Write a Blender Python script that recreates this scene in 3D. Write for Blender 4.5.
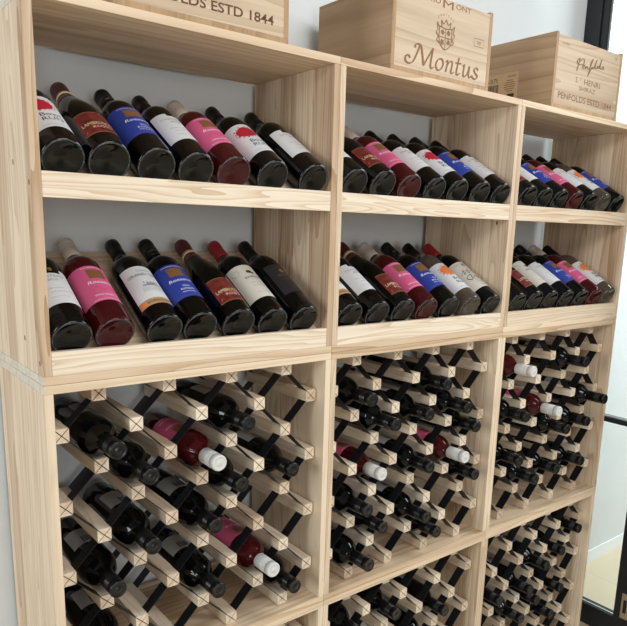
import bpy, bmesh, math, random
from math import sin, cos, pi, radians
from mathutils import Matrix, Vector

# ------------------------------------------------------------------ scene, camera, light
S = bpy.context.scene
for o in list(bpy.data.objects):
    bpy.data.objects.remove(o)
C = S.collection
FZ = 1.279                                    # height of the seam under the display units above the floor

cam_d = bpy.data.cameras.new('camera')
cam = bpy.data.objects.new('camera', cam_d)
C.objects.link(cam)
yaw, pitch, roll = radians(-38.3742), radians(-11.8922), radians(1.5541)
fw = Vector((-sin(yaw) * cos(pitch), cos(yaw) * cos(pitch), sin(pitch)))
r0 = Vector((cos(yaw), sin(yaw), 0)); u0 = r0.cross(fw)
rt = cos(roll) * r0 + sin(roll) * u0; up = -sin(roll) * r0 + cos(roll) * u0
M = Matrix((rt, up, -fw)).transposed().to_4x4()
M.translation = Vector((-0.3296, -1.172, 0.2795 + FZ))
cam.matrix_world = M
cam_d.sensor_width = 36
cam_d.lens = 665.144 * 36 / 627
cam_d.shift_x = -0.424 / 627
cam_d.shift_y = 56.95 / 627
cam_d.clip_start = 0.02
S.camera = cam

wd = bpy.data.worlds.new('world'); S.world = wd; wd.use_nodes = True
bg = wd.node_tree.nodes['Background']
bg.inputs[0].default_value = (0.95, 0.97, 1.0, 1)
bg.inputs[1].default_value = 0.20

def area(name, loc, target, sx, sy, power, col):
    d = bpy.data.lights.new(name, 'AREA'); d.shape = 'RECTANGLE'
    d.size = sx; d.size_y = sy; d.energy = power; d.color = col
    o = bpy.data.objects.new(name, d); C.objects.link(o); o.location = loc
    o.rotation_euler = (Vector(target) - Vector(loc)).to_track_quat('-Z', 'Y').to_euler()
    return o
area('ceiling_light', (0.5, -2.5, 3.1), (0.7, 0.0, 1.2), 1.8, 0.8, 55, (1, 0.985, 0.96))
area('front_fill_light', (-0.7, -3.8, 1.6), (0.7, 0.2, 1.0), 1.5, 1.2, 48, (0.99, 0.99, 1.0))  # unseen lamp added behind the camera as frontal fill
area('side_window_light', (-2.7, -0.75, 1.8), (0.2, 0.1, 1.3), 0.9, 1.3, 45, (0.95, 0.98, 1.0))
area('outdoor_light', (3.3, -0.9, 2.7), (2.8, 0.3, 1.0), 1.6, 1.6, 108, (0.92, 0.97, 1.0))

S.view_settings.view_transform = 'Standard'
S.view_settings.look = 'None'
S.view_settings.gamma = 1
S.view_settings.use_curve_mapping = False
S.view_settings.exposure = -0.2
try:
    S.cycles.use_denoising = True
    S.cycles.max_bounces = 10
    S.cycles.transparent_max_bounces = 16
except Exception:
    pass
R = random.Random(7)

# ------------------------------------------------------------------ materials
def lin(c):
    return tuple(((v / 255) / 12.92 if v / 255 <= 0.04045 else ((v / 255 + 0.055) / 1.055) ** 2.4) for v in c)

def mat(name, rgb, rough=0.5, metal=0.0, spec=0.5, **kw):
    m = bpy.data.materials.new(name); m.use_nodes = True
    b = m.node_tree.nodes['Principled BSDF']
    b.inputs['Base Color'].default_value = (*lin(rgb), 1)
    b.inputs['Roughness'].default_value = rough
    b.inputs['Metallic'].default_value = metal
    b.inputs['Specular IOR Level'].default_value = spec
    for k, v in kw.items():
        b.inputs[k.replace('_', ' ')].default_value = v
    return m

def mottled(m, rgb, rgb2, scale=8.0, detail=4, bump=0.0, lo=0.35, hi=0.65):
    nt = m.node_tree; N = nt.nodes; L = nt.links; b = N['Principled BSDF']
    tc = N.new('ShaderNodeTexCoord'); no = N.new('ShaderNodeTexNoise')
    no.inputs['Scale'].default_value = scale; no.inputs['Detail'].default_value = detail
    cr = N.new('ShaderNodeValToRGB')
    cr.color_ramp.elements[0].position = lo; cr.color_ramp.elements[1].position = hi
    cr.color_ramp.elements[0].color = (*lin(rgb), 1); cr.color_ramp.elements[1].color = (*lin(rgb2), 1)
    L.new(tc.outputs['Object'], no.inputs['Vector']); L.new(no.outputs['Fac'], cr.inputs['Fac'])
    L.new(cr.outputs['Color'], b.inputs['Base Color'])
    if bump:
        bu = N.new('ShaderNodeBump'); bu.inputs['Strength'].default_value = bump; bu.inputs['Distance'].default_value = 0.002
        L.new(no.outputs['Fac'], bu.inputs['Height']); L.new(bu.outputs['Normal'], b.inputs['Normal'])
    return m

def wood(name, axis, light, dark, strip_axis=None, strip=0.085, rings=1.0, fine=1.0, rough=0.55, ring_scale=9.0, tone=0.14):
    """pine: streaks and growth rings along one axis, optional edge-glued strips across it"""
    m = bpy.data.materials.new(name); m.use_nodes = True
    nt = m.node_tree; N = nt.nodes; L = nt.links; b = N['Principled BSDF']
    b.inputs['Roughness'].default_value = rough; b.inputs['Specular IOR Level'].default_value = 0.3
    def math_(op, a, bb=None):
        n = N.new('ShaderNodeMath'); n.operation = op
        for i, v in enumerate((a, bb)):
            if v is None: continue
            if isinstance(v, (int, float)): n.inputs[i].default_value = v
            else: L.new(v, n.inputs[i])
        return n.outputs[0]
    tc = N.new('ShaderNodeTexCoord'); oi = N.new('ShaderNodeObjectInfo')
    sep = N.new('ShaderNodeSeparateXYZ'); L.new(tc.outputs['Object'], sep.inputs[0])
    rnd = math_('MULTIPLY', oi.outputs['Random'], 37.0)
    strip_val = None
    off = rnd
    if strip_axis is not None:
        idx = math_('FLOOR', math_('DIVIDE', math_('ADD', sep.outputs[strip_axis], math_('MULTIPLY', oi.outputs['Random'], 0.05)), strip))
        wn = N.new('ShaderNodeTexWhiteNoise'); wn.noise_dimensions = '2D'
        cx = N.new('ShaderNodeCombineXYZ'); L.new(idx, cx.inputs[0]); L.new(rnd, cx.inputs[1])
        L.new(cx.outputs[0], wn.inputs['Vector'])
        strip_val = wn.outputs['Value']
        off = math_('ADD', rnd, math_('MULTIPLY', strip_val, 23.0))
    cmb = N.new('ShaderNodeCombineXYZ')
    for i in range(3):
        v = math_('MULTIPLY', sep.outputs[i], 0.055 if i == axis else 1.0)
        L.new(math_('ADD', v, off), cmb.inputs[i])
    n1 = N.new('ShaderNodeTexNoise'); n1.inputs['Scale'].default_value = 130 * fine; n1.inputs['Detail'].default_value = 3
    n2 = N.new('ShaderNodeTexNoise'); n2.inputs['Scale'].default_value = ring_scale; n2.inputs['Detail'].default_value = 1.5
    n2.inputs['Distortion'].default_value = 0.35
    for n in (n1, n2): L.new(cmb.outputs[0], n.inputs['Vector'])
    ring = math_('FRACT', math_('MULTIPLY', n2.outputs['Fac'], 13.0))     # sawtooth rings: slow light, sharp dark edge
    ring = math_('POWER', ring, 2.2)
    f = math_('ADD', math_('MULTIPLY', ring, 0.5 * rings), math_('MULTIPLY', n1.outputs['Fac'], 0.45))
    n3 = N.new('ShaderNodeTexNoise'); n3.inputs['Scale'].default_value = 14; L.new(cmb.outputs[0], n3.inputs['Vector'])
    f = math_('ADD', f, math_('MULTIPLY', math_('SUBTRACT', n3.outputs['Fac'], 0.5), 0.5))
    if strip_val is not None:
        f = math_('ADD', f, math_('MULTIPLY', math_('SUBTRACT', strip_val, 0.5), 0.55))
    f = math_('ADD', f, math_('MULTIPLY', math_('SUBTRACT', oi.outputs['Random'], 0.5), tone * 2))
    cr = N.new('ShaderNodeValToRGB')
    cr.color_ramp.elements[0].position = 0.05; cr.color_ramp.elements[1].position = 0.95
    cr.color_ramp.elements[0].color = (*lin(light), 1); cr.color_ramp.elements[1].color = (*lin(dark), 1)
    L.new(f, cr.inputs['Fac']); L.new(cr.outputs['Color'], b.inputs['Base Color'])
    bu = N.new('ShaderNodeBump'); bu.inputs['Strength'].default_value = 0.12; bu.inputs['Distance'].default_value = 0.001
    L.new(n1.outputs['Fac'], bu.inputs['Height']); L.new(bu.outputs['Normal'], b.inputs['Normal'])
    return m

PL, PD = (232, 219, 198), (186, 154, 116)
W_X = wood('pine_rail', 0, PL, PD, ring_scale=24)
W_XT = wood('pine_board_long', 0, (226, 206, 178), (180, 148, 114), strip_axis=1)
W_Z = wood('pine_panel', 2, (228, 210, 184), (168, 136, 104), strip_axis=1, strip=0.062, rings=0.8, ring_scale=15)
W_Y = wood('pine_bar', 1, (236, 222, 199), (172, 140, 106), rings=0.5, tone=0.2)
CR_X = wood('crate_front_wood', 0, (207, 188, 162), (160, 132, 104), ring_scale=10.0, rings=0.8, rough=0.65)
CR_Y = wood('crate_side_wood', 1, (188, 161, 130), (144, 114, 84), ring_scale=6.0, rings=0.7, rough=0.65)
CR_E = wood('crate_end_grain', 2, (186, 156, 120), (138, 108, 76), rings=0.6, fine=2.0, rough=0.75)
END = mottled(mat('board_end_grain', (215, 211, 198), 0.8), (214, 210, 197), (197, 191, 176), 60, 3, 0.1)
WALL = mottled(mat('wall_paint', (212, 216, 216), 0.85), (210, 214, 214), (215, 219, 219), 3, 3)
FLOOR = mat('floor_tile', (222, 212, 190), 0.35)
BLK = mat('black_frame_metal', (24, 27, 33), 0.38, 0.0)
STRAP = mottled(mat('black_steel_strap', (18, 21, 26), 0.42, 0.3), (15, 18, 23), (22, 25, 31), 40)
SKIRT = mat('skirting_white', (232, 236, 236), 0.5)
HOLE = mat('screw_dark', (74, 58, 44), 0.7)
NAIL = mat('nail_head', (120, 96, 70), 0.5, 0.4)
STEEL = mat('strike_plate_steel', (196, 182, 162), 0.35, 0.8)
PRINT = mat('burnt_print', (136, 98, 64), 0.8)
PRINTD = mat('dark_burnt_print', (96, 66, 42), 0.8)
PRINTF = mat('faint_print', (134, 104, 76), 0.8)

def tile_floor():
    nt = FLOOR.node_tree; N = nt.nodes; L = nt.links; b = N['Principled BSDF']
    tc = N.new('ShaderNodeTexCoord'); br = N.new('ShaderNodeTexBrick')
    br.offset = 0.0; br.inputs['Scale'].default_value = 1.0
    br.inputs['Brick Width'].default_value = 0.6; br.inputs['Row Height'].default_value = 0.6
    br.inputs['Mortar Size'].default_value = 0.002; br.inputs['Mortar'].default_value = (*lin((184, 175, 150)), 1)
    br.inputs['Color1'].default_value = (*lin((208, 194, 164)), 1); br.inputs['Color2'].default_value = (*lin((204, 189, 160)), 1)
    mp = N.new('ShaderNodeMapping'); mp.inputs['Location'].default_value = (-0.115, 0.1, 0)
    L.new(tc.outputs['Object'], mp.inputs[0]); L.new(mp.outputs[0], br.inputs['Vector'])
    L.new(br.outputs['Color'], b.inputs['Base Color'])
tile_floor()

def glass_pane():
    m = bpy.data.materials.new('window_glass'); m.use_nodes = True
    nt = m.node_tree; N = nt.nodes; L = nt.links; N.remove(N['Principled BSDF'])
    t = N.new('ShaderNodeBsdfTransparent'); t.inputs[0].default_value = (0.95, 0.98, 0.98, 1)
    g = N.new('ShaderNodeBsdfGlossy'); g.inputs['Roughness'].default_value = 0.02
    fr = N.new('ShaderNodeFresnel'); fr.inputs[0].default_value = 1.25
    mx = N.new('ShaderNodeMixShader')
    L.new(fr.outputs[0], mx.inputs[0]); L.new(t.outputs[0], mx.inputs[1]); L.new(g.outputs[0], mx.inputs[2])
    L.new(mx.outputs[0], N['Material Output'].inputs[0])
    return m
PANE = glass_pane()

G_DARK = mat('dark_bottle_glass', (6, 7, 7), 0.08, spec=0.34)
G_ROSE = mat('rose_wine_glass', (84, 22, 26), 0.06, spec=0.35, Transmission_Weight=0.5, IOR=1.4)
G_AMBER = mat('smoky_wine_glass', (112, 100, 88), 0.06, spec=0.5, Transmission_Weight=0.6, IOR=1.4)
STIPPLE_GLINT = mottled(mat('stippled_foot_glint', (50, 53, 56), 0.35), (14, 15, 16), (84, 88, 92), 420, 1, lo=0.45, hi=0.6)  # stippled foot, with the rim highlight put into its paler colour
CAP = {'black': mat('black_capsule', (10, 11, 13), 0.30, spec=0.45), 'wine': mat('wine_red_capsule', (84, 24, 30), 0.42),
       'red': mat('red_capsule', (150, 34, 44), 0.4), 'beige': mat('pale_capsule', (198, 186, 174), 0.45),
       'white': mat('white_screw_cap', (206, 206, 202), 0.45)}
P_WHITE = mat('label_white', (208, 209, 210), 0.65)
P_CREAM = mat('label_cream', (202, 197, 185), 0.65)
P_PINK = mat('label_pink', (206, 88, 132), 0.6)
P_BLUE = mat('label_blue', (38, 60, 150), 0.55)
P_RED = mottled(mat('label_red_marbled', (100, 30, 28), 0.5), (78, 20, 24), (124, 46, 36), 90, 4)
P_TAN = mat('label_tan', (176, 138, 96), 0.6)
P_BACK = mat('back_label_grey', (160, 160, 158), 0.65)
P_DARK = mat('label_charcoal', (34, 34, 36), 0.5)
I_BLACK = mat('ink_black', (46, 44, 46), 0.7)
I_GREY = mat('ink_grey', (140, 140, 142), 0.7)
I_WHITE = mat('ink_white', (236, 232, 232), 0.6)
I_GOLD = mat('ink_bronze', (128, 88, 48), 0.5)
I_PALEGOLD = mat('ink_pale_gold', (222, 200, 160), 0.5)
I_RED = mat('ink_crimson', (176, 22, 48), 0.6)
I_ORANGE = mat('ink_orange', (222, 124, 56), 0.6)
I_MAG = mat('ink_magenta', (206, 60, 110), 0.6)

# ------------------------------------------------------------------ mesh helpers
class MB:
    def __init__(s): s.v = []; s.f = []; s.mi = []; s.ms = []; s.sm = []
    def slot(s, m):
        if m not in s.ms: s.ms.append(m)
        return s.ms.index(m)
    def add(s, vs, fs, m, smooth=False):
        b = len(s.v); i = s.slot(m)
        s.v += [tuple(p) for p in vs]
        for f in fs:
            s.f.append([b + k for k in f]); s.mi.append(i); s.sm.append(smooth)
    def box(s, x0, x1, y0, y1, z0, z1, m, T=None):
        vs = [(x, y, z) for z in (z0, z1) for y in (y0, y1) for x in (x0, x1)]
        if T: vs = [T(*p) for p in vs]
        s.add(vs, [(0, 2, 3, 1), (4, 5, 7, 6), (0, 1, 5, 4), (2, 6, 7, 3), (0, 4, 6, 2), (1, 3, 7, 5)], m)
    def prism(s, poly, a0, a1, m, T):
        """closed 2D polygon extruded between a0 and a1, T(u, v, a) -> xyz"""
        n = len(poly)
        vs = [T(u, v, a0) for u, v in poly] + [T(u, v, a1) for u, v in poly]
        s.add(vs, [list(range(n))[::-1], list(range(n, 2 * n))] + [(i, (i + 1) % n, n + (i + 1) % n, n + i) for i in range(n)], m)
    def lathe(s, prof, m, seg=40, T=None):
        vs = []; fs = []
        for r, z in prof:
            for k in range(seg):
                a = 2 * pi * k / seg; vs.append((r * cos(a), r * sin(a), z))
        for i in range(len(prof) - 1):
            for k in range(seg):
                k2 = (k + 1) % seg
                fs.append((i * seg + k, i * seg + k2, (i + 1) * seg + k2, (i + 1) * seg + k))
        fs.append(list(range(seg))[::-1]); b = (len(prof) - 1) * seg; fs.append(list(range(b, b + seg)))
        if T: vs = [T(*p) for p in vs]
        s.add(vs, fs, m, True)
    def mesh(s, name, bevel=0.0):
        me = bpy.data.meshes.new(name); me.from_pydata(s.v, [], s.f)
        for m in s.ms: me.materials.append(m)
        me.polygons.foreach_set('material_index', s.mi); me.polygons.foreach_set('use_smooth', s.sm)
        bm = bmesh.new(); bm.from_mesh(me)
        bmesh.ops.recalc_face_normals(bm, faces=bm.faces)
        if bevel:
            bmesh.ops.bevel(bm, geom=[e for e in bm.edges if len(e.link_faces) == 2 and e.calc_face_angle(0) > 0.5], offset=bevel, segments=2, affect='EDGES', profile=0.6)
        bm.to_mesh(me); bm.free(); me.update()
        return me
    def obj(s, name, parent=None, bevel=0.0, label=None):
        return link(name, s.mesh(name, bevel), parent, label)

def link(name, me, parent=None, label=None):
    o = bpy.data.objects.new(name, me); C.objects.link(o)
    if parent: o.parent = parent
    if label: o['label'] = label
    return o

def thing(name, label, cat, loc=(0, 0, 0), group=None):
    o = bpy.data.objects.new(name, None); C.objects.link(o); o.location = loc
    o.empty_display_size = 0.05
    tag(o, label, cat, group)
    return o

LABELS = {}
def tag(o, label, cat, group=None):
    n = len(label.split())
    assert 4 <= n <= 16, (n, label)
    assert label not in LABELS, label
    LABELS[label] = 1
    o['label'] = label; o['category'] = cat
    if group: o['group'] = group

def copy_tree(src, label, group):
    r = src.copy(); C.objects.link(r)
    tag(r, label, src['category'], group)
    for ch in src.children:
        c = ch.copy(); C.objects.link(c); c.parent = r
        for g in ch.children:
            d = g.copy(); C.objects.link(d); d.parent = c
    return r

def struct(o, kind='structure'):
    o['kind'] = kind; return o

# flat lettering from the built-in font, as triangles around the origin (unit = text height)
_tc = {}
def glyphs(text, spacing=1.0, shear=0.0, bold=0.0):
    key = (text, spacing, shear, bold)
    if key not in _tc:
        cu = bpy.data.curves.new('t', 'FONT'); cu.body = text; cu.size = 1; cu.align_x = 'CENTER'
        cu.space_character = spacing; cu.shear = shear; cu.offset = bold; cu.resolution_u = 3
        o = bpy.data.objects.new('t', cu); C.objects.link(o)
        dg = bpy.context.evaluated_depsgraph_get()
        me = bpy.data.meshes.new_from_object(o.evaluated_get(dg))
        vs = [(v.co.x, v.co.y) for v in me.vertices]; fs = [list(p.vertices) for p in me.polygons]
        bpy.data.objects.remove(o); bpy.data.curves.remove(cu); bpy.data.meshes.remove(me)
        _tc[key] = (vs, fs)
    return _tc[key]
def text(mb, T, word, u, v, h, m, width=None, **kw):
    """centred word with cap height h at (u, v baseline)"""
    vs, fs = glyphs(word, **kw)
    x0 = min(p[0] for p in vs); x1 = max(p[0] for p in vs)
    sy = h / 0.729; sx = sy if width is None else width / (x1 - x0); cx = (x0 + x1) / 2
    mb.add([T(u + (x - cx) * sx, v + y * sy) for x, y in vs], fs, m)

def catmull(pts, n=7):
    P = [pts[0]] + list(pts) + [pts[-1]]; out = []
    for i in range(1, len(P) - 2):
        a, b, c, d = P[i - 1:i + 3]
        for k in range(n):
            t = k / n
            out.append(tuple(0.5 * (2 * b[j] + (c[j] - a[j]) * t + (2 * a[j] - 5 * b[j] + 4 * c[j] - d[j]) * t * t + (3 * b[j] - a[j] - 3 * c[j] + d[j]) * t ** 3) for j in (0, 1)))
    out.append(tuple(pts[-1])); return out
_lay = [0]
def nib(mb, T, pts, m, w, ang=radians(40), thin=0.35, smooth=True):
    """a broad pen drawn along points: thick and thin by direction"""
    pp = catmull(pts) if smooth else pts
    pp = [p for i, p in enumerate(pp) if i == 0 or math.dist(p, pp[i - 1]) > 1e-7]
    _lay[0] = (_lay[0] + 1) % 12; w0 = _lay[0] * 2.5e-5
    vs = []; n = len(pp)
    for i, (x, y) in enumerate(pp):
        a, b = pp[max(0, i - 1)], pp[min(n - 1, i + 1)]
        d = math.atan2(b[1] - a[1], b[0] - a[0])
        ww = w * (thin + (1 - thin) * abs(sin(d - ang))) / 2
        lift = w0 + 3e-6 * i
        vs += [T(x - sin(d) * ww, y + cos(d) * ww, lift), T(x + sin(d) * ww, y - cos(d) * ww, lift)]
    mb.add(vs, [(2 * i, 2 * i + 1, 2 * i + 3, 2 * i + 2) for i in range(n - 1)], m)

# ------------------------------------------------------------------ room shell
GX = 2.105                                     # inner face of the glazed side partition
WY = 0.335                                     # face of the back wall
def slab(name, x0, x1, y0, y1, z0, z1, m, parent=None, bevel=0):
    b = MB(); b.box(x0, x1, y0, y1, z0, z1, m); return b.obj(name, parent, bevel)
struct(slab('floor', -3.2, 6.0, -4.0, WY, -0.05, 0, FLOOR))
struct(slab('wall_back', -3.2, 6.0, WY, WY + 0.12, 0, 3.3, WALL))
struct(slab('baseboard_back', GX + 0.04, 6.0, WY - 0.004, WY, 0, 0.063, SKIRT))
struct(slab('baseboard_left', -3.2, GX, WY - 0.012, WY, 0, 0.063, SKIRT))

win = struct(bpy.data.objects.new('window_1', None)); C.objects.link(win); win.location = (GX, 0.14, 0)
def wpart(name, y0, y1, z0, z1, x0=0.0, x1=0.045, m=BLK, label=None, bevel=0.0015):
    b = MB(); b.box(x0, x1, y0 - 0.14, y1 - 0.14, z0, z1, m); return b.obj(name, win, bevel, label)
wpart('window_frame', 0.272, WY - 0.001, 0, 3.1)
wpart('glazing_bead', 0.245, 0.2715, 0.089, 3.1, 0.008, 0.037)
wpart('glazing_gasket', 0.238, 0.2445, 0.089, 3.1, 0.012, 0.033, mat('grey_gasket', (120, 126, 132), 0.5))
wpart('bottom_rail', -0.05, 0.2715, 0, 0.088)
wpart('middle_bar', -0.05, 0.2445, 0.862, 0.882, 0.0, 0.04)
wpart('stile', -0.32, -0.051, 0, 3.1)
pl = wpart('strike_plate', -0.108, -0.078, 0.10, 0.205, -0.004, -0.0002, STEEL, 'pale steel strike plate', 0.001)
b = MB(); b.box(-0.0052, -0.0041, -0.100 - 0.14, -0.087 - 0.14, 0.125, 0.18, BLK); b.obj('keyhole_slot', pl)
wpart('pane', -0.0495, 0.2375, 0.0885, 0.8615, 0.018, 0.024, PANE, None, 0)
wpart('pane', -0.0495, 0.2375, 0.8825, 3.1, 0.018, 0.024, PANE, None, 0)

# ------------------------------------------------------------------ the pine units
W, TH, D = 0.65, 0.016, 0.311
HT, HB = 0.6424, 0.6395
W1 = W - 0.0007
TILT = radians(31.0)
RAD = 0.0382
BASE_Y = 0.001
ROWZ = (0.3815, 0.0785)                        # height of the bottle-base centres on the two display shelves
SIDE = ('left', 'middle', 'right')

def panel(name, parent, x0, x1, y0, y1, z0, z1, m, end=None, bevel=0.0012):
    b = MB(); b.box(x0, x1, y0, y1, z0, z1, m)
    if end:                                    # end grain on the two short faces
        i = b.slot(end); b.mi[4] = i; b.mi[5] = i
    return b.obj(name, parent, bevel)

def display_unit(c):
    t = thing('display_unit', f'{SIDE[c]} pine display unit with two sloped bottle shelves and front rails', 'shelf unit',
              (c * W, 0, FZ + 0.0002), 'pine display units on top of the racks')
    panel('bottom_panel', t, 0, W1, 0, D, 0, TH, W_XT, END)
    panel('top_panel', t, 0, W1, 0, D, HT - TH, HT, W_XT, END)
    for x in (0, W1 - TH):
        panel('side_panel', t, x, x + TH, 0, D, TH, HT - TH, W_Z)
    for zc, z0, z1 in ((ROWZ[0], 0.3206, 0.3632), (ROWZ[1], TH, 0.0587)):
        panel('front_rail', t, TH, W1 - TH, 0.0006, 0.015, z0, z1, W_X)
        # sloped board under the bottles
        n = Vector((0, -sin(TILT), cos(TILT))); ax = Vector((0, cos(TILT), sin(TILT)))
        p0 = Vector((0, BASE_Y, zc)) - n * (RAD + 0.0012)
        s0 = (0.0165 - p0.y) / ax.y + 0.001; s1 = (D - 0.001 - p0.y) / ax.y
        b = MB()
        b.prism([(s0, 0), (s1, 0), (s1, -0.012), (s0, -0.012)], TH, W1 - TH, W_XT,
                lambda u, v, a: (a, p0.y + ax.y * u + n.y * v, p0.z + ax.z * u + n.z * v))
        b.obj('sloped_shelf', t, 0.0008)
    return t
def hole(t, x, y, z, nx):
    b = MB(); b.lathe([(0.0001, 0), (0.0026, 0), (0.0026, 0.0006), (0.0001, 0.0006)], HOLE, 10,
                      lambda X, Y, Z: (x + nx * Z, y + X, z + Y * 1.9))
    b.obj('screw_head', t)

def rack_cabinet(c, lv):
    t = thing('rack_cabinet', f'{SIDE[c]} open pine cabinet in the {("upper", "lower")[lv]} tier holding a bottle lattice', 'cabinet',
              (c * W, 0, FZ - HB * (lv + 1)), 'pine rack cabinets')
    h = HB - 0.0003
    panel('bottom_panel', t, 0, W1, 0, D, 0, TH, W_XT, END)
    panel('top_panel', t, 0, W1, 0, D, h - TH, h, W_XT, END)
    for x in (0, W1 - TH):
        panel('side_panel', t, x, x + TH, 0, D, TH, h - TH, W_Z)
    return t

# lattice: bars on a staggered grid, black straps through the saw cuts in their ends
KX0, KDX, RZ0, RDZ, BH = 0.0350, 0.0725, -0.0322, 0.0720, 0.0140
YF, YB, CUT = 0.030, 0.288, 0.042
def bar_mesh():
    b = MB(); g = 0.0009
    b.box(-BH, BH, YF + CUT, YB - CUT, -BH, BH, W_Y)
    k = BH - g * 1.414
    for a in range(4):
        ca, sa = round(cos(a * pi / 2)), round(sin(a * pi / 2))
        tri = [(ca * x - sa * z, sa * x + ca * z) for x, z in ((0, -g * 1.414), (-k, -BH), (k, -BH))]
        for y0, y1 in ((YF, YF + CUT), (YB - CUT, YB)):
            b.prism(tri, y0, y1, W_Y, lambda u, v, q: (u, q, v))
    return b.mesh('bar', 0.0)
BAR = bar_mesh()
STR = {}
def strap_mesh(length, sgn, y0):
    key = (round(length, 3), sgn, y0)
    if key not in STR:
        b = MB(); d = 0.0007
        dx, dz = KDX, sgn * RDZ; l = math.hypot(dx, dz); dx /= l; dz /= l
        e = 0.012
        b.prism([(-e, -d), (length + e, -d), (length + e, d), (-e, d)], y0, y0 + 0.027, STRAP,
                lambda u, v, q: (dx * u - dz * v, q, dz * u + dx * v))
        STR[key] = b.mesh('strap')
    return STR[key]
def lattice(c, lv):
    t = thing('bottle_lattice', f'lattice of pine bars and black straps inside the {SIDE[c]} {("upper", "lower")[lv]} cabinet', 'wine rack',
              (c * W, 0, FZ - HB * lv), 'bottle lattices in the rack cabinets')
    for r in range(9):
        for k in range(9):
            if (k + r) % 2 == 1:
                o = link('bar', BAR, t); o.location = (KX0 + KDX * k, 0, RZ0 - RDZ * r)
    for sgn in (-1, 1):
        for cst in range(-7, 8, 2):
            ks = [k for k in range(9) if 0 <= (k - cst if sgn < 0 else 8 - k + cst) <= 8]
            k0, k1 = ks[0], ks[-1]
            r_ = (k0 - cst) if sgn < 0 else (8 - k0 + cst)
            ln = (k1 - k0) * math.hypot(KDX, RDZ)
            for y0 in (YF + 0.0025, YB - 0.031):
                o = link('strap', strap_mesh(ln, sgn, y0 + (0.0 if sgn < 0 else 0.0)), t); o.location = (KX0 + KDX * k0, 0, RZ0 - RDZ * r_)
    return t

units = [display_unit(c) for c in range(3)]
for y, z in ((0.1035, 0.381), (0.0146, 0.344), (0.0985, 0.0718), (0.0136, 0.0381)):
    hole(units[0], 0.0003, y, z, -1)
hole(units[1], W1 - TH - 0.0003 + 0.0002, 0.040, 0.3126, -1)
for lv in range(2):
    for c in range(3):
        rack_cabinet(c, lv); lattice(c, lv)

# ------------------------------------------------------------------ bottles
def arc(cx, cz, r, a0, a1, n):
    return [(cx + r * cos(a0 + (a1 - a0) * i / n), cz + r * sin(a0 + (a1 - a0) * i / n)) for i in range(n + 1)]
def profile(shape):
    if shape == 'sparkling':
        Rr = 0.0395; body = [(Rr, 0.006), (Rr, 0.125)]
        sh = [(Rr * 0.995, 0.140), (Rr * 0.97, 0.155), (0.0335, 0.178), (0.027, 0.203), (0.0205, 0.225), (0.0165, 0.243), (0.0150, 0.262), (0.0148, 0.285)]
    else:
        Rr = RAD; body = [(Rr, 0.006), (Rr, 0.182)]
        sh = [(Rr * 0.992, 0.190), (Rr * 0.955, 0.199), (Rr * 0.87, 0.2085), (Rr * 0.73, 0.2175), (Rr * 0.57, 0.2245), (0.0172, 0.231), (0.0152, 0.239), (0.0146, 0.25), (0.0146, 0.285)]
    base = [(0.0006, 0.0105), (0.004, 0.0102), (0.009, 0.0086), (0.017, 0.0064), (0.025, 0.0040), (0.0305, 0.0016), (Rr - 0.0053, 0.0004), (Rr - 0.0040, 0.0), (Rr - 0.0024, 0.0003), (Rr - 0.0010, 0.0014), (Rr - 0.0003, 0.0030)]
    return base + body + sh + [(0.0146, 0.296), (0.001, 0.297)], Rr
CYL = {}
def cap_mesh(kind, col, shape):
    key = ('cap', kind, col, shape)
    if key in CYL: return CYL[key]
    b = MB(); m = CAP[col]
    if 'screw' in kind:                        # screw cap with a rolled rim and two bead rings
        z = 0.240; r = 0.0172
        p = [(0.0150, z), (r - 0.0005, z + 0.0004), (r, z + 0.001), (r, z + 0.026)]
        for q in (0.028, 0.0325, 0.037, 0.0415):
            p += [(r, z + q), (r - 0.0011, z + q + 0.0006), (r - 0.0011, z + q + 0.0018), (r, z + q + 0.0024)]
        p += [(r, 0.2978), (r - 0.0006, 0.2992), (r - 0.0018, 0.3002), (r - 0.0035, 0.3004), (r - 0.0042, 0.2998), (0.006, 0.2997), (0.0055, 0.3002), (0.0005, 0.3002)]
    elif shape == 'sparkling':
        p = [(0.0218, 0.2235), (0.0212, 0.2240), (0.0175, 0.243), (0.0162, 0.262), (0.0170, 0.272), (0.0176, 0.284), (0.0172, 0.295), (0.014, 0.302), (0.007, 0.305), (0.0005, 0.3055)]
    else:
        p = [(0.0150, 0.2415), (0.0156, 0.242), (0.0154, 0.262), (0.0153, 0.279), (0.0163, 0.281), (0.0163, 0.2975), (0.0152, 0.2998), (0.0005, 0.3003)]
    b.lathe(p, m, 32)
    if kind == 'script_screw':
        nib(b, lambda u, v, w=0.0: ((0.0174 + w) * sin(u / 0.0174), -(0.0174 + w) * cos(u / 0.0174), v), [(-0.013, 0.25), (-0.009, 0.256), (-0.007, 0.25), (-0.003, 0.257), (-0.001, 0.25), (0.004, 0.255), (0.006, 0.251), (0.012, 0.254)], I_GREY, 0.0012)
    if kind == 'screw' and col == 'white':
        T = lambda u, v: (0.0174 * sin(u / 0.0174), -0.0174 * cos(u / 0.0174), v)
        text(b, T, 'BRN', 0.0, 0.2475, 0.0055, I_GREY)
    CYL[key] = b.mesh('capsule'); return CYL[key]
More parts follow.
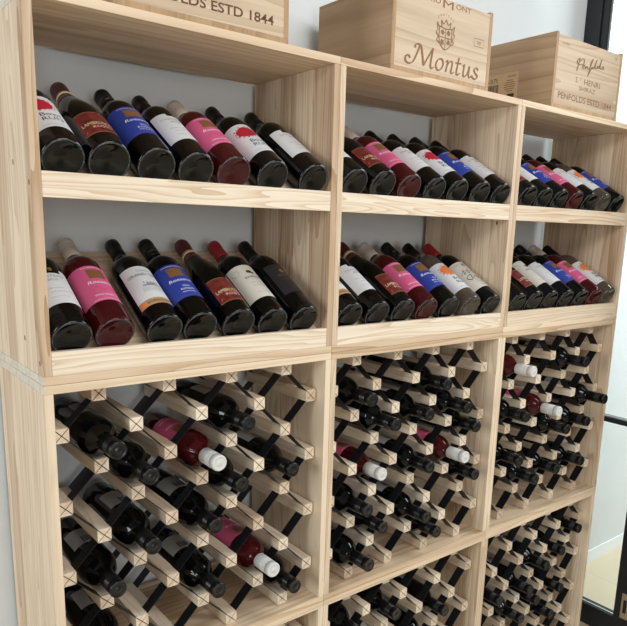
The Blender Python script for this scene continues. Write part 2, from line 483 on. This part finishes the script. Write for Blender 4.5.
def patch(b, Rr, u0, u1, s0, s1, m, d=0.0003, n=22, top=None, bot=None, closed=True):
    """a sheet of paper wrapped round the glass; top(u) trims its upper edge"""
    r = Rr + d; vs = []; fs = []
    us = [u0 + (u1 - u0) * i / n for i in range(n + 1)]
    if top:
        for q in top[1]: us += [q - 1e-5, q + 1e-5]
        us = sorted(us)
    for u in us:
        a = u / r; t = top[0](u) if top else s1
        vs += [(r * sin(a), -r * cos(a), s0), (r * sin(a), -r * cos(a), t)]
    fs = [(2 * i, 2 * i + 2, 2 * i + 3, 2 * i + 1) for i in range(len(us) - 1)]
    b.add(vs, fs, m, True)
def onbottle(Rr, d=0.0006):
    r = Rr + d
    return lambda u, v, w=0.0: ((r + w) * sin(u / r), -(r + w) * cos(u / r), v)
def blob(b, T, u, v, ru, rv, m, spikes=0, seed=0, n=40, rings=5):
    rr = random.Random(seed); rad = [1 + (0.0 if not spikes else rr.uniform(-0.07, 0.07)) for _ in range(n)]
    vs = [T(u, v)]; fs = []
    for j in range(1, rings + 1):
        for i in range(n):
            a = 2 * pi * i / n; vs.append(T(u + ru * rad[i] * j / rings * cos(a), v + rv * rad[i] * j / rings * sin(a)))
    for i in range(n):
        fs.append((0, 1 + i, 1 + (i + 1) % n))
        for j in range(rings - 1):
            fs.append((1 + j * n + i, 1 + (j + 1) * n + i, 1 + (j + 1) * n + (i + 1) % n, 1 + j * n + (i + 1) % n))
    b.add(vs, fs, m)
def rect(b, T, u, v, w, h, m, nu=6):
    for i in range(nu):
        a, c = u - w / 2 + w * i / nu, u - w / 2 + w * (i + 1) / nu
        b.add([T(a, v - h / 2), T(c, v - h / 2), T(c, v + h / 2), T(a, v + h / 2)], [(0, 1, 2, 3)], m)
def squiggle(b, T, u, v, w, m, h=0.0011, n=9, seed=0):
    rr = random.Random(seed); x = u - w / 2
    while x < u + w / 2:
        l = rr.uniform(0.0025, 0.006); rect(b, T, x + l / 2, v, min(l, 0.006), h, m, 2); x += l + 0.0013

def label_mesh(kind, Rr):
    b = MB(); T = onbottle(Rr)
    if kind in ('pink', 'blue'):
        m = P_PINK if kind == 'pink' else P_BLUE
        patch(b, Rr, -0.058, 0.058, 0.056, 0.166, m, n=36)
        rect(b, T, 0.0, 0.1395, 0.034, 0.028, I_GOLD, 8)
        text(b, T, 'Rossana', 0.0, 0.1085, 0.0095, I_WHITE, width=0.050, shear=0.15)
        if kind == 'blue':
            text(b, T, 'Vino', 0.004, 0.089, 0.006, I_WHITE, shear=0.2); text(b, T, 'ROSSO', 0.004, 0.079, 0.0055, I_WHITE, width=0.03); squiggle(b, T, 0.004, 0.0725, 0.03, I_WHITE, 0.0014, seed=3)
        else:
            nib(b, T, [(-0.025, 0.088), (-0.012, 0.097), (0.0, 0.088), (0.012, 0.096), (0.028, 0.09)], I_MAG, 0.002)
            text(b, T, 'VINO ROSATO', 0.0, 0.071, 0.0052, I_WHITE)
        squiggle(b, T, 0, 0.16, 0.05, I_WHITE, 0.0012, seed=5); squiggle(b, T, 0, 0.0605, 0.06, I_WHITE if kind == 'pink' else I_GOLD, 0.001, seed=6)
    elif kind in ('splash_red', 'splash_orange'):
        m = I_RED if kind == 'splash_red' else I_ORANGE
        patch(b, Rr, -0.056, 0.056, 0.042, 0.160, P_WHITE, n=36)
        blob(b, T, -0.004, 0.126, 0.0235, 0.0195, m, 1, 3)
        rr = random.Random(4)
        for i in range(17):
            a = 2 * pi * i / 17 + rr.uniform(-0.1, 0.1); q = rr.uniform(1.1, 1.24); z = rr.uniform(0.0012, 0.0026)
            blob(b, T, -0.004 + 0.0235 * q * cos(a), 0.126 + 0.0185 * q * sin(a), z, z, I_MAG if i % 3 else I_GOLD, 0, 1, 8, 2)
        text(b, T, 'Bowl', 0.004, 0.083, 0.0125, I_BLACK, width=0.036)
        text(b, T, 'RUN', 0.004, 0.067, 0.0125, I_BLACK, width=0.036)
        squiggle(b, T, 0.0, 0.051, 0.044, I_GREY, seed=7)
    elif kind in ('notch', 'crest'):
        if kind == 'notch':
            top = (lambda u: 0.160 if u < -0.006 else 0.1515, (-0.006,))
        else:
            top = (lambda u: 0.1585 if u < -0.012 else (0.146 if u < 0.022 else 0.1585), (-0.012, 0.022))
        patch(b, Rr, -0.041, 0.041, 0.054, 0.16, P_WHITE, n=30, top=top)
        if kind == 'crest':
            blob(b, T, 0.005, 0.158, 0.0042, 0.006, I_GOLD, 0, 1, 12, 2)
        text(b, T, 'CHATEAU', 0, 0.1335, 0.0072, I_GREY, width=0.05)
        text(b, T, 'BELLE', 0.002, 0.1225, 0.0058, I_GREY)
        squiggle(b, T, -0.004, 0.1, 0.03, I_GREY, 0.0013, seed=2); squiggle(b, T, 0.008, 0.089, 0.04, I_GREY, 0.0013, seed=3); squiggle(b, T, 0, 0.074, 0.03, I_GREY, 0.001, seed=4)
    elif kind == 'grand':
        patch(b, Rr, -0.043, 0.043, 0.058, 0.163, P_WHITE, n=30)
        patch(b, Rr, -0.043, 0.043, 0.040, 0.0575, P_TAN, n=30)
        text(b, T, 'Château', 0.004, 0.145, 0.0062, I_GREY); text(b, T, 'GRAND CRU', 0, 0.1305, 0.0085, I_BLACK, width=0.066)
        squiggle(b, T, 0.012, 0.121, 0.016, I_GREY, seed=1)
        rect(b, T, 0.006, 0.099, 0.038, 0.005, I_GREY); rect(b, T, 0.006, 0.1035, 0.020, 0.005, I_GREY)
        for i in range(5): rect(b, T, -0.008 + i * 0.007, 0.108, 0.0022, 0.006, I_GREY, 2)
        for i in range(5): squiggle(b, T, 0.006, 0.092 - i * 0.0028, 0.046, I_GREY, 0.0008, seed=i)
        text(b, T, 'BORDEAUX', 0.002, 0.0458, 0.0062, I_BLACK, width=0.05)
        rect(b, T, -0.032, 0.049, 0.012, 0.011, I_ORANGE, 3)
    elif kind == 'lambrusco':
        patch(b, Rr, -0.034, 0.036, 0.034, 0.112, P_RED, n=26)
        text(b, T, 'LAMBRUSCO', 0.0, 0.064, 0.0105, I_PALEGOLD, width=0.058)
        text(b, T, 'ROSSO', 0.006, 0.0525, 0.0075, I_PALEGOLD, width=0.034)
        patch(b, Rr, -0.034, 0.036, 0.034, 0.0365, I_GOLD, 0.0005, 26); patch(b, Rr, -0.034, 0.036, 0.1095, 0.112, I_GOLD, 0.0005, 26)
        rr = random.Random(2)
        for i in range(12): blob(b, T, rr.uniform(-0.03, 0.032), rr.uniform(0.04, 0.106), 0.0014, 0.003, I_MAG if i % 2 else I_GOLD, 0, 1, 7, 1)
    elif kind == 'cream':
        patch(b, Rr, -0.044, 0.044, 0.046, 0.164, P_CREAM, n=30)
        nib(b, T, [(-0.028 + 0.009 * cos(a * 0.7), 0.142 + 0.009 * sin(a * 0.7)) for a in range(10)], I_GREY, 0.0011)
        blob(b, T, 0.004, 0.1375, 0.007, 0.0055, I_BLACK, 1, 8, 16, 2); blob(b, T, 0.011, 0.133, 0.005, 0.003, I_BLACK, 1, 9, 12, 2)
        text(b, T, 'EMILIA', 0.004, 0.115, 0.0072, I_BLACK, width=0.036)
        for i, z in enumerate((0.098, 0.088, 0.064)): squiggle(b, T, 0.004, z, 0.03, I_GREY, 0.0011, seed=i)
    elif kind == 'signature':
        patch(b, Rr, -0.05, 0.05, 0.046, 0.166, P_CREAM, n=32)
        nib(b, T, [(-0.036, 0.112), (-0.02, 0.128), (-0.024, 0.112), (-0.008, 0.126), (-0.01, 0.111), (0.006, 0.122), (0.012, 0.112), (0.034, 0.123)], I_BLACK, 0.0026)
        nib(b, T, [(-0.02, 0.082), (-0.03, 0.096), (-0.012, 0.104), (-0.016, 0.086), (0.0, 0.097), (0.004, 0.086), (0.02, 0.096)], I_BLACK, 0.0026)
        rect(b, T, 0.0, 0.151, 0.014, 0.012, I_GREY, 3); text(b, T, 'SYRAH', -0.026, 0.153, 0.0045, I_GREY)
        squiggle(b, T, 0.004, 0.07, 0.04, I_GREY, seed=2); squiggle(b, T, 0.004, 0.056, 0.03, I_GOLD, seed=3)
    elif kind == 'charcoal':
        patch(b, Rr, -0.034, 0.034, 0.058, 0.164, P_DARK, n=26)
        blob(b, T, 0.002, 0.138, 0.007, 0.007, I_GOLD, 1, 5, 14, 2)
        text(b, T, 'RISERVA', 0.002, 0.118, 0.007, I_GOLD, width=0.036)
        squiggle(b, T, 0.002, 0.108, 0.026, I_GOLD, seed=2)
    elif kind == 'back':                       # grey back label with a bar code
        patch(b, Rr, -0.03, 0.03, 0.075, 0.145, P_BACK, n=20)
        rr = random.Random(3); x = -0.022
        while x < 0.004:
            w = rr.choice((0.0007, 0.0012, 0.002)); rect(b, T, x, 0.125, w, 0.026, I_BLACK, 1); x += w + rr.choice((0.0008, 0.0014))
        for i in range(6): squiggle(b, T, 0.0, 0.105 - i * 0.0045, 0.046, I_GREY, 0.0012, seed=i)
    return b.mesh('label')
LBL = {}
KINDS = {   # look, shape, glass, closure, capsule colour, label
    'splash': ('dark wine bottle with red-splash white label', 'wine', G_DARK, 'foil', 'black', 'splash_red'),
    'orange': ('smoky glass bottle with orange-splash white label', 'wine', G_AMBER, 'foil', 'black', 'splash_orange'),
    'lambrusco': ('dark sloping-shouldered bottle with marbled red label', 'sparkling', G_DARK, 'foil', 'wine', 'lambrusco'),
    'blue': ('dark wine bottle with bright blue label', 'wine', G_DARK, 'script_screw', 'black', 'blue'),
    'pink': ('red-tinted wine bottle with pink label', 'wine', G_ROSE, 'screw', 'beige', 'pink'),
    'notch': ('dark wine bottle with step-topped white label', 'wine', G_DARK, 'foil', 'black', 'notch'),
    'crest': ('dark wine bottle with notched white label', 'wine', G_DARK, 'foil', 'black', 'crest'),
    'grand': ('dark wine bottle with tan-banded white label', 'wine', G_DARK, 'foil', 'black', 'grand'),
    'cream': ('dark wine bottle with cream label', 'wine', G_DARK, 'foil', 'red', 'cream'),
    'signature': ('red-capped dark bottle with handwritten cream label', 'wine', G_DARK, 'foil', 'red', 'signature'),
    'charcoal': ('dark wine bottle with charcoal label', 'wine', G_DARK, 'foil', 'black', 'charcoal'),
    'rack_dark': ('black-capped dark wine bottle', 'wine', G_DARK, 'screw', 'black', 'back'),
    'rack_rose': ('white-capped rosé wine bottle', 'wine', G_ROSE, 'screw', 'white', 'pink'),
    'rack_blue': ('dark wine bottle with blue label', 'wine', G_DARK, 'screw', 'black', 'blue'),
}
BODY = {}
PROTO = {}
def bottle(kind, label, group):
    look, shape, glass, clos, col, lab = KINDS[kind]
    if kind in PROTO: return copy_tree(PROTO[kind], label, group)
    pr, Rr = profile(shape)
    if (shape, glass) not in BODY:
        b = MB(); b.lathe(pr, glass, 48)
        b.lathe([(Rr - 0.0050, 0.0004), (Rr - 0.0044, -0.0002), (Rr - 0.0036, -0.0004), (Rr - 0.0026, -0.0001), (Rr - 0.0021, 0.0006)], STIPPLE_GLINT, 48)
        del b.f[-2:], b.mi[-2:], b.sm[-2:]        # the stippled foot ring with its painted highlight is open
        BODY[shape, glass] = b.mesh('glass_body')
    t = thing('wine_bottle', label, 'wine bottle', group=group)
    link('glass_body', BODY[shape, glass], t)
    cp = link('screw_cap' if 'screw' in clos else 'capsule', cap_mesh(clos, col, shape), t)
    if shape == 'sparkling':
        b = MB(); r = 0.0168
        b.lathe([(0.0188, 0.2455), (0.0190, 0.2456), (0.0179, 0.2495), (0.0172, 0.255), (0.0165, 0.2555)], I_PALEGOLD, 28)
        b.obj('neck_band', t, label='pale gold paper neck band')
    if lab not in LBL: LBL[lab] = label_mesh(lab, Rr)
    link('label', LBL[lab], t, {'back': 'grey back label with a bar code'}.get(lab))
    PROTO[kind] = t
    return t

ORD = ('first', 'second', 'third', 'fourth', 'fifth', 'sixth', 'seventh', 'eighth', 'ninth')
def lsp(a, n, e=0.5945): return [a + (e - a) * i / (n - 1) for i in range(n)]
ROWS = {
    (0, 0): (['splash', 'lambrusco', 'blue', 'notch', 'pink', 'splash', 'crest'], [0.0546, 0.1345, 0.2235, 0.3035, 0.3870, 0.4800, 0.5870]),
    (0, 1): (['crest', 'pink', 'grand', 'blue', 'lambrusco', 'cream', 'charcoal'], [0.0546, 0.1340, 0.2335, 0.3110, 0.4000, 0.4850, 0.5700]),
    (1, 0): (['notch', 'lambrusco', 'pink', 'notch', 'splash', 'blue', 'notch'], lsp(0.0546, 7, 0.591)),
    (1, 1): (['grand', 'notch', 'lambrusco', 'pink', 'blue', 'orange', 'signature'], lsp(0.057, 7, 0.586)),
    (2, 0): (['lambrusco', 'notch', 'blue', 'pink', 'notch', 'orange', 'blue'], lsp(0.064, 7, 0.565)),
    (2, 1): (['charcoal', 'lambrusco', 'cream', 'notch', 'blue', 'pink', 'orange'], lsp(0.0606, 7, 0.574)),
}
RX = Matrix.Rotation(TILT - pi / 2, 4, 'X')
for (c, row), (kinds, xs) in ROWS.items():
    shelf = f'{("upper", "lower")[row]} shelf of {SIDE[c]} display unit'
    for i, (k, x) in enumerate(zip(kinds, xs)):
        o = bottle(k, f'{KINDS[k][0]}, {ORD[i]} on {shelf}', f'bottles on the {shelf}')
        Rr = 0.0395 if KINDS[k][1] == 'sparkling' else RAD
        n = Vector((0, -sin(TILT), cos(TILT)))
        p = Vector((c * W + x, BASE_Y, FZ + ROWZ[row])) + n * (Rr - RAD) + Vector((0, cos(TILT), sin(TILT))) * R.uniform(0.0032, 0.0062)
        o.matrix_basis = Matrix.Translation(p) @ RX @ Matrix.Rotation(radians(R.uniform(-8, 8)), 4, 'Z')

RACK = {   # (half column, row of the bar below, depth of the cap face, kind)
    (0, 0): [(1, 2, -.055, 0), (2, 3, -.033, 0), (5, 2, -.038, 0), (4, 3, -.041, 1), (5, 4, -.013, 0), (7, 4, -.002, 0), (2, 5, -.037, 0), (1, 6, -.03, 0), (4, 5, -.027, 0), (4, 7, -.039, 0), (6, 7, -.033, 1), (7, 8, -.02, 0), (1, 8, -.03, 0)],
    (1, 0): [(1, 2, -.032, 0), (2, 3, -.046, 0), (4, 3, -.026, 0), (5, 2, -.018, 0), (6, 3, -.036, 0), (7, 4, -.015, 0), (2, 5, -.004, 1), (6, 5, -.039, 1), (4, 5, -.039, 0), (7, 6, -.023, 0), (1, 6, -.033, 0), (2, 7, -.017, 0), (4, 7, -.038, 0), (5, 8, -.016, 0), (1, 8, -.047, 0)],
    (2, 0): [(1, 2, -.043, 1), (5, 2, -.046, 0), (7, 4, -.048, 0), (3, 4, -.054, 1), (6, 5, -.034, 0), (4, 5, -.047, 0), (1, 4, -.035, 0), (1, 6, -.025, 0), (4, 7, -.025, 0), (6, 7, -.028, 0), (2, 7, -.041, 0)],
    (1, 1): [(3, 2, -.015, 0), (6, 3, -.008, 0), (1, 2, -.03, 0), (5, 4, -.03, 0)],
    (2, 1): [(7, 2, -.01, 0), (6, 3, 0.004, 0), (4, 3, -.027, 2), (6, 5, -.005, 0), (3, 4, -.017, 0), (4, 5, -.003, 0), (1, 4, 0.0, 0), (2, 5, -.039, 0), (5, 6, -.02, 0)],
}
RXR = Matrix.Rotation(pi / 2, 4, 'X')
for (c, lv), L in RACK.items():
    rackn = f'{SIDE[c]} {("upper", "lower")[lv]} lattice'
    rows = {}
    for q in L: rows.setdefault(q[1], []).append(q)
    for r, qs in rows.items():
        qs.sort()
        for i, (k, _, yc, kd) in enumerate(qs):
            kind = ('rack_dark', 'rack_rose', 'rack_blue')[kd]
            place = f'alone in the {ORD[r - 2]} row' if len(qs) == 1 else f'{ORD[i]} in the {ORD[r - 2]} row'
            o = bottle(kind, f'{KINDS[kind][0]} {place} of the {rackn}', f'bottles lying in the {rackn}')
            z = FZ - HB * lv + RZ0 - RDZ * r + 0.0552
            p = Vector((c * W + KX0 + KDX * k, yc + 0.297, z))
            o.matrix_basis = Matrix.Translation(p) @ RXR @ Matrix.Rotation(pi + radians(R.uniform(-25, 15)), 4, 'Z')

# ------------------------------------------------------------------ wine crates on the top
ZT = FZ + HT + 0.0004
def crate(label, x0, x1, depth, h, front, side, lid_drop=0.006, y0=0.003):
    """bottom board, two side boards whose ends show in front, front, back and lid"""
    t = thing('wine_crate', label, 'wooden crate', (x0, y0, ZT), 'wooden wine crates on top of the display units')
    w = x1 - x0; bt = 0.011; st = 0.011
    panel('bottom_board', t, 0, w, 0, depth, 0, bt, CR_E)
    for x in (0, w - st): 
        b = MB(); b.box(x, x + st, 0.0004, depth, bt, h, CR_Y); b.mi[2] = b.slot(CR_E); b.obj('side_board', t, 0.0008)
    f = MB(); f.box(st, w - st, 0.0014, 0.013, bt, h - lid_drop, CR_X)
    front(f, lambda u, v, w=0.0: (u, 0.0010 - w, v))
    f.obj('front_board', t)
    panel('back_board', t, st, w - st, depth - 0.013, depth - 0.001, bt, h - lid_drop, CR_X)
    panel('lid', t, st, w - st, 0.0132, depth - 0.0132, h - 0.012 - lid_drop, h - lid_drop - 0.001, CR_X)
    if side: side(t)
    return t
def nails(t, pts):
    for x, z in pts:
        b = MB(); b.lathe([(0.0001, 0), (0.0019, 0), (0.0019, 0.0006), (0.0001, 0.0006)], NAIL, 8, lambda X, Y, Z: (x + X, 0.0013 - Z, z + Y)); b.obj('nail', t)

def script_word(f, T, m, w=0.0022):
    """flowing signature"""
    st = [[(0.05, 0.0), (0.12, 0.35), (0.2, 0.95), (0.05, 0.75), (0.1, 0.55), (0.35, 0.95), (0.5, 0.95), (0.48, 0.65), (0.25, 0.5), (0.2, 0.55)],
          [(0.42, 0.4), (0.55, 0.5), (0.5, 0.6), (0.42, 0.42), (0.52, 0.3), (0.66, 0.5), (0.64, 0.32), (0.74, 0.55), (0.8, 0.36), (0.92, 0.45), (1.08, 1.0), (1.12, 1.2), (1.0, 0.9), (0.9, 0.1), (0.84, -0.15), (0.92, 0.1), (1.06, 0.5), (1.16, 0.62), (1.1, 0.45), (1.06, 0.58), (1.2, 0.55), (1.4, 1.25), (1.3, 0.75), (1.34, 0.55), (1.48, 0.72), (1.6, 0.8), (1.5, 0.62), (1.46, 0.78), (1.62, 0.85), (1.74, 1.4), (1.64, 0.8), (1.72, 0.65), (1.86, 0.88), (1.92, 0.72), (1.82, 0.64)]]
    for p in st: nib(f, T, p, m, w, thin=0.45)
def house_front(dark):
    def front(f, T):
        p = PRINTD if dark else PRINTF
        text(f, T, 'PENFOLDS·ESTD·1844' if not dark else 'PENFOLDS ESTD 1844', 0.179, 0.0285, 0.0175, p, width=0.296, bold=0.014)
        text(f, T, 'SHIRAZ', 0.181, 0.062, 0.0125, p, width=0.090)
        text(f, T, 'S', 0.119, 0.081, 0.0165, p); text(f, T, 'T', 0.141, 0.088, 0.0095, p)
        text(f, T, 'HENRI', 0.205, 0.081, 0.0165, p, width=0.088)
        script_word(f, lambda u, v, w=0.0: T(0.110 + 0.077 * u, 0.112 + 0.038 * v, w), p, 0.085)
        text(f, T, '6 x 750 ML', 0.05, 0.172, 0.006, PRINTF); text(f, T, '750', 0.325, 0.176, 0.006, PRINTF)
    return front
def montus_front(f, T):
    U = lambda u, v, w=0.0: T(0.045 + 0.0342 * u, 0.0215 + 0.0275 * v, w)
    w = 0.20
    for p in ([(0.5, 0.42), (0.36, 0.6), (0.1, 0.52), (0.08, 0.15), (0.4, 0.0), (0.8, 0.2), (1.15, 0.9), (1.42, 1.62)],
              [(0.95, 1.32), (1.0, 1.58), (1.3, 1.68), (1.55, 1.5), (1.72, 0.8), (1.85, 0.08)], [(1.85, 0.08), (2.25, 0.8), (2.75, 1.66)],
              [(2.75, 1.66), (2.62, 0.9), (2.55, 0.2), (2.7, 0.02), (2.9, 0.16)],
              [(3.62, 0.98), (3.3, 0.85), (3.1, 0.4), (3.25, 0.03), (3.6, 0.1), (3.85, 0.55), (3.75, 0.92), (3.55, 0.98)],
              [(4.1, 0.8), (4.3, 0.98), (4.28, 0.6), (4.15, 0.0)], [(4.2, 0.4), (4.5, 0.9), (4.78, 0.95), (4.8, 0.6), (4.7, 0.12), (4.85, 0.02), (5.02, 0.16)],
              [(5.52, 1.45), (5.4, 0.8), (5.3, 0.15), (5.45, 0.0), (5.7, 0.2)], [(5.15, 0.95), (5.8, 1.0)],
              [(5.95, 0.82), (6.12, 0.98), (6.1, 0.6), (6.05, 0.12), (6.25, 0.02), (6.55, 0.4), (6.7, 0.95)], [(6.72, 0.98), (6.66, 0.3), (6.75, 0.02), (6.95, 0.16)],
              [(7.72, 0.8), (7.5, 0.98), (7.25, 0.8), (7.4, 0.52), (7.65, 0.3), (7.45, 0.02), (7.1, 0.1), (7.06, 0.28)]):
        nib(f, U, p, PRINT, w, radians(35), 0.38)
    text(f, T, 'BRU', 0.130, 0.167, 0.012, PRINT, width=0.05); text(f, T, 'M', 0.183, 0.162, 0.0185, PRINT, width=0.037); text(f, T, 'ONT', 0.2395, 0.167, 0.012, PRINT, width=0.056)
    for i, ch in enumerate('CHATEAU'):        # arched over the crest
        a = (3 - i) * 0.21; text(f, lambda u, v: T(0.178 + 0.042 * sin(-a) + u * cos(a) - v * sin(a), 0.103 + 0.042 * cos(a) + u * sin(a) + v * cos(a)), ch, 0, 0, 0.0058, PRINTF)
    Q = lambda u, v, w=0.0: T(0.179 + 0.031 * u, 0.102 + 0.0325 * v, w); k = PRINT
    nib(f, Q, [(-0.7, 0.55), (-0.72, -0.2), (-0.55, -0.65), (0, -0.98), (0.55, -0.65), (0.72, -0.2), (0.7, 0.55)], k, 0.09, thin=0.6)
    nib(f, Q, [(-0.7, 0.55), (0, 0.45), (0.7, 0.55)], k, 0.08, thin=0.7)
    nib(f, Q, [(0, 0.45), (0, -0.95)], k, 0.06, thin=0.7, smooth=False); nib(f, Q, [(-0.7, -0.15), (0.7, -0.15)], k, 0.06, thin=0.7, smooth=False)
    nib(f, Q, [(-0.45, 0.55), (-0.55, 0.95), (-0.25, 0.75), (0, 1.05), (0.25, 0.75), (0.55, 0.95), (0.45, 0.55)], k, 0.10, thin=0.6)
    for sx in (-1, 1):
        nib(f, Q, [(sx * 0.75, 0.5), (sx * 1.0, 0.75), (sx * 0.9, 0.3), (sx * 1.05, 0.1), (sx * 0.82, -0.2), (sx * 0.98, -0.4), (sx * 0.65, -0.6)], k, 0.10, thin=0.5)
        for z, q in ((0.2, 0.16), (-0.45, 0.14)): blob(f, Q, sx * 0.35, z, 0.2, q, PRINTF, 1, 3, 14, 2)
    for z in (0.12, -0.38, -0.6): nib(f, Q, [(-0.5, z + 0.1), (-0.3, z - 0.08), (-0.12, z + 0.1)], k, 0.07)
    for z in (0.28, -0.3): nib(f, Q, [(0.14, z - 0.1), (0.3, z + 0.1), (0.5, z - 0.08)], k, 0.07)
    B = lambda u, v, w=0.0: T(0.305 + u, 0.1075 + v, w)
    nib(f, B, [(-0.019, -0.009), (0.019, -0.009), (0.019, 0.009), (-0.019, 0.009), (-0.019, -0.009)], PRINTF, 0.0012, thin=0.8, smooth=False)
    text(f, B, '750', 0, -0.004, 0.008, PRINTF)

crate('long pine wine crate at the left with dark stamped date lettering', 0.150, 0.513, 0.30, 0.197, house_front(True), None)
t2 = crate('pine wine crate in the middle with italic lettering and crest', 0.7985, 1.1515, 0.268, 0.187, montus_front, None)
nails(t2, [(0.006, 0.027), (0.006, 0.098), (0.006, 0.165), (0.347, 0.032), (0.347, 0.1), (0.347, 0.167)])
def sticker(t):
    """shipping sticker with bar codes on the crate's left side"""
    b = MB(); P = lambda y, z: (-0.0006, y, z)
    b.box(-0.0005, -0.0001, 0.119, 0.262, 0.03, 0.113, mat('shipping_sticker', (196, 166, 126), 0.7))
    def bars(y0, y1, z0, z1, seed):
        rr = random.Random(seed); y = y0
        while y < y1:
            w = rr.choice((0.0012, 0.002, 0.0035)); b.add([P(y, z0), P(y + w, z0), P(y + w, z1), P(y, z1)], [(0, 1, 2, 3)], I_BLACK); y += w + rr.choice((0.0012, 0.0025))
    bars(0.188, 0.256, 0.048, 0.084, 1)
    F = lambda u, v: P(0.20 - u, v)           # seen from the left, the row runs towards the front
    text(b, F, '10 x 0.75', -0.020, 0.090, 0.013, I_BLACK, width=0.055)
    text(b, F, 'Penfolds', 0.058, 0.100, 0.006, I_BLACK, width=0.03, shear=0.3)
    for i in range(6): 
        z = 0.090 - i * 0.006; q = 0.02 * math.sqrt(max(0.1, 1 - ((i - 2.5) / 3) ** 2))
        b.add([P(0.148 - q, z), P(0.148 + q, z), P(0.148 + q, z + 0.0022), P(0.148 - q, z + 0.0022)], [(0, 1, 2, 3)], PRINT)
    b.add([P(0.13, 0.042), P(0.155, 0.042), P(0.155, 0.053), P(0.13, 0.053)], [(0, 1, 2, 3)], I_BLACK)
    b.obj('sticker', t, label='tan shipping sticker with bar code')
crate('pine wine crate at the right with faint script and side sticker', 1.4375, 1.8005, 0.30, 0.200, house_front(False), sticker)
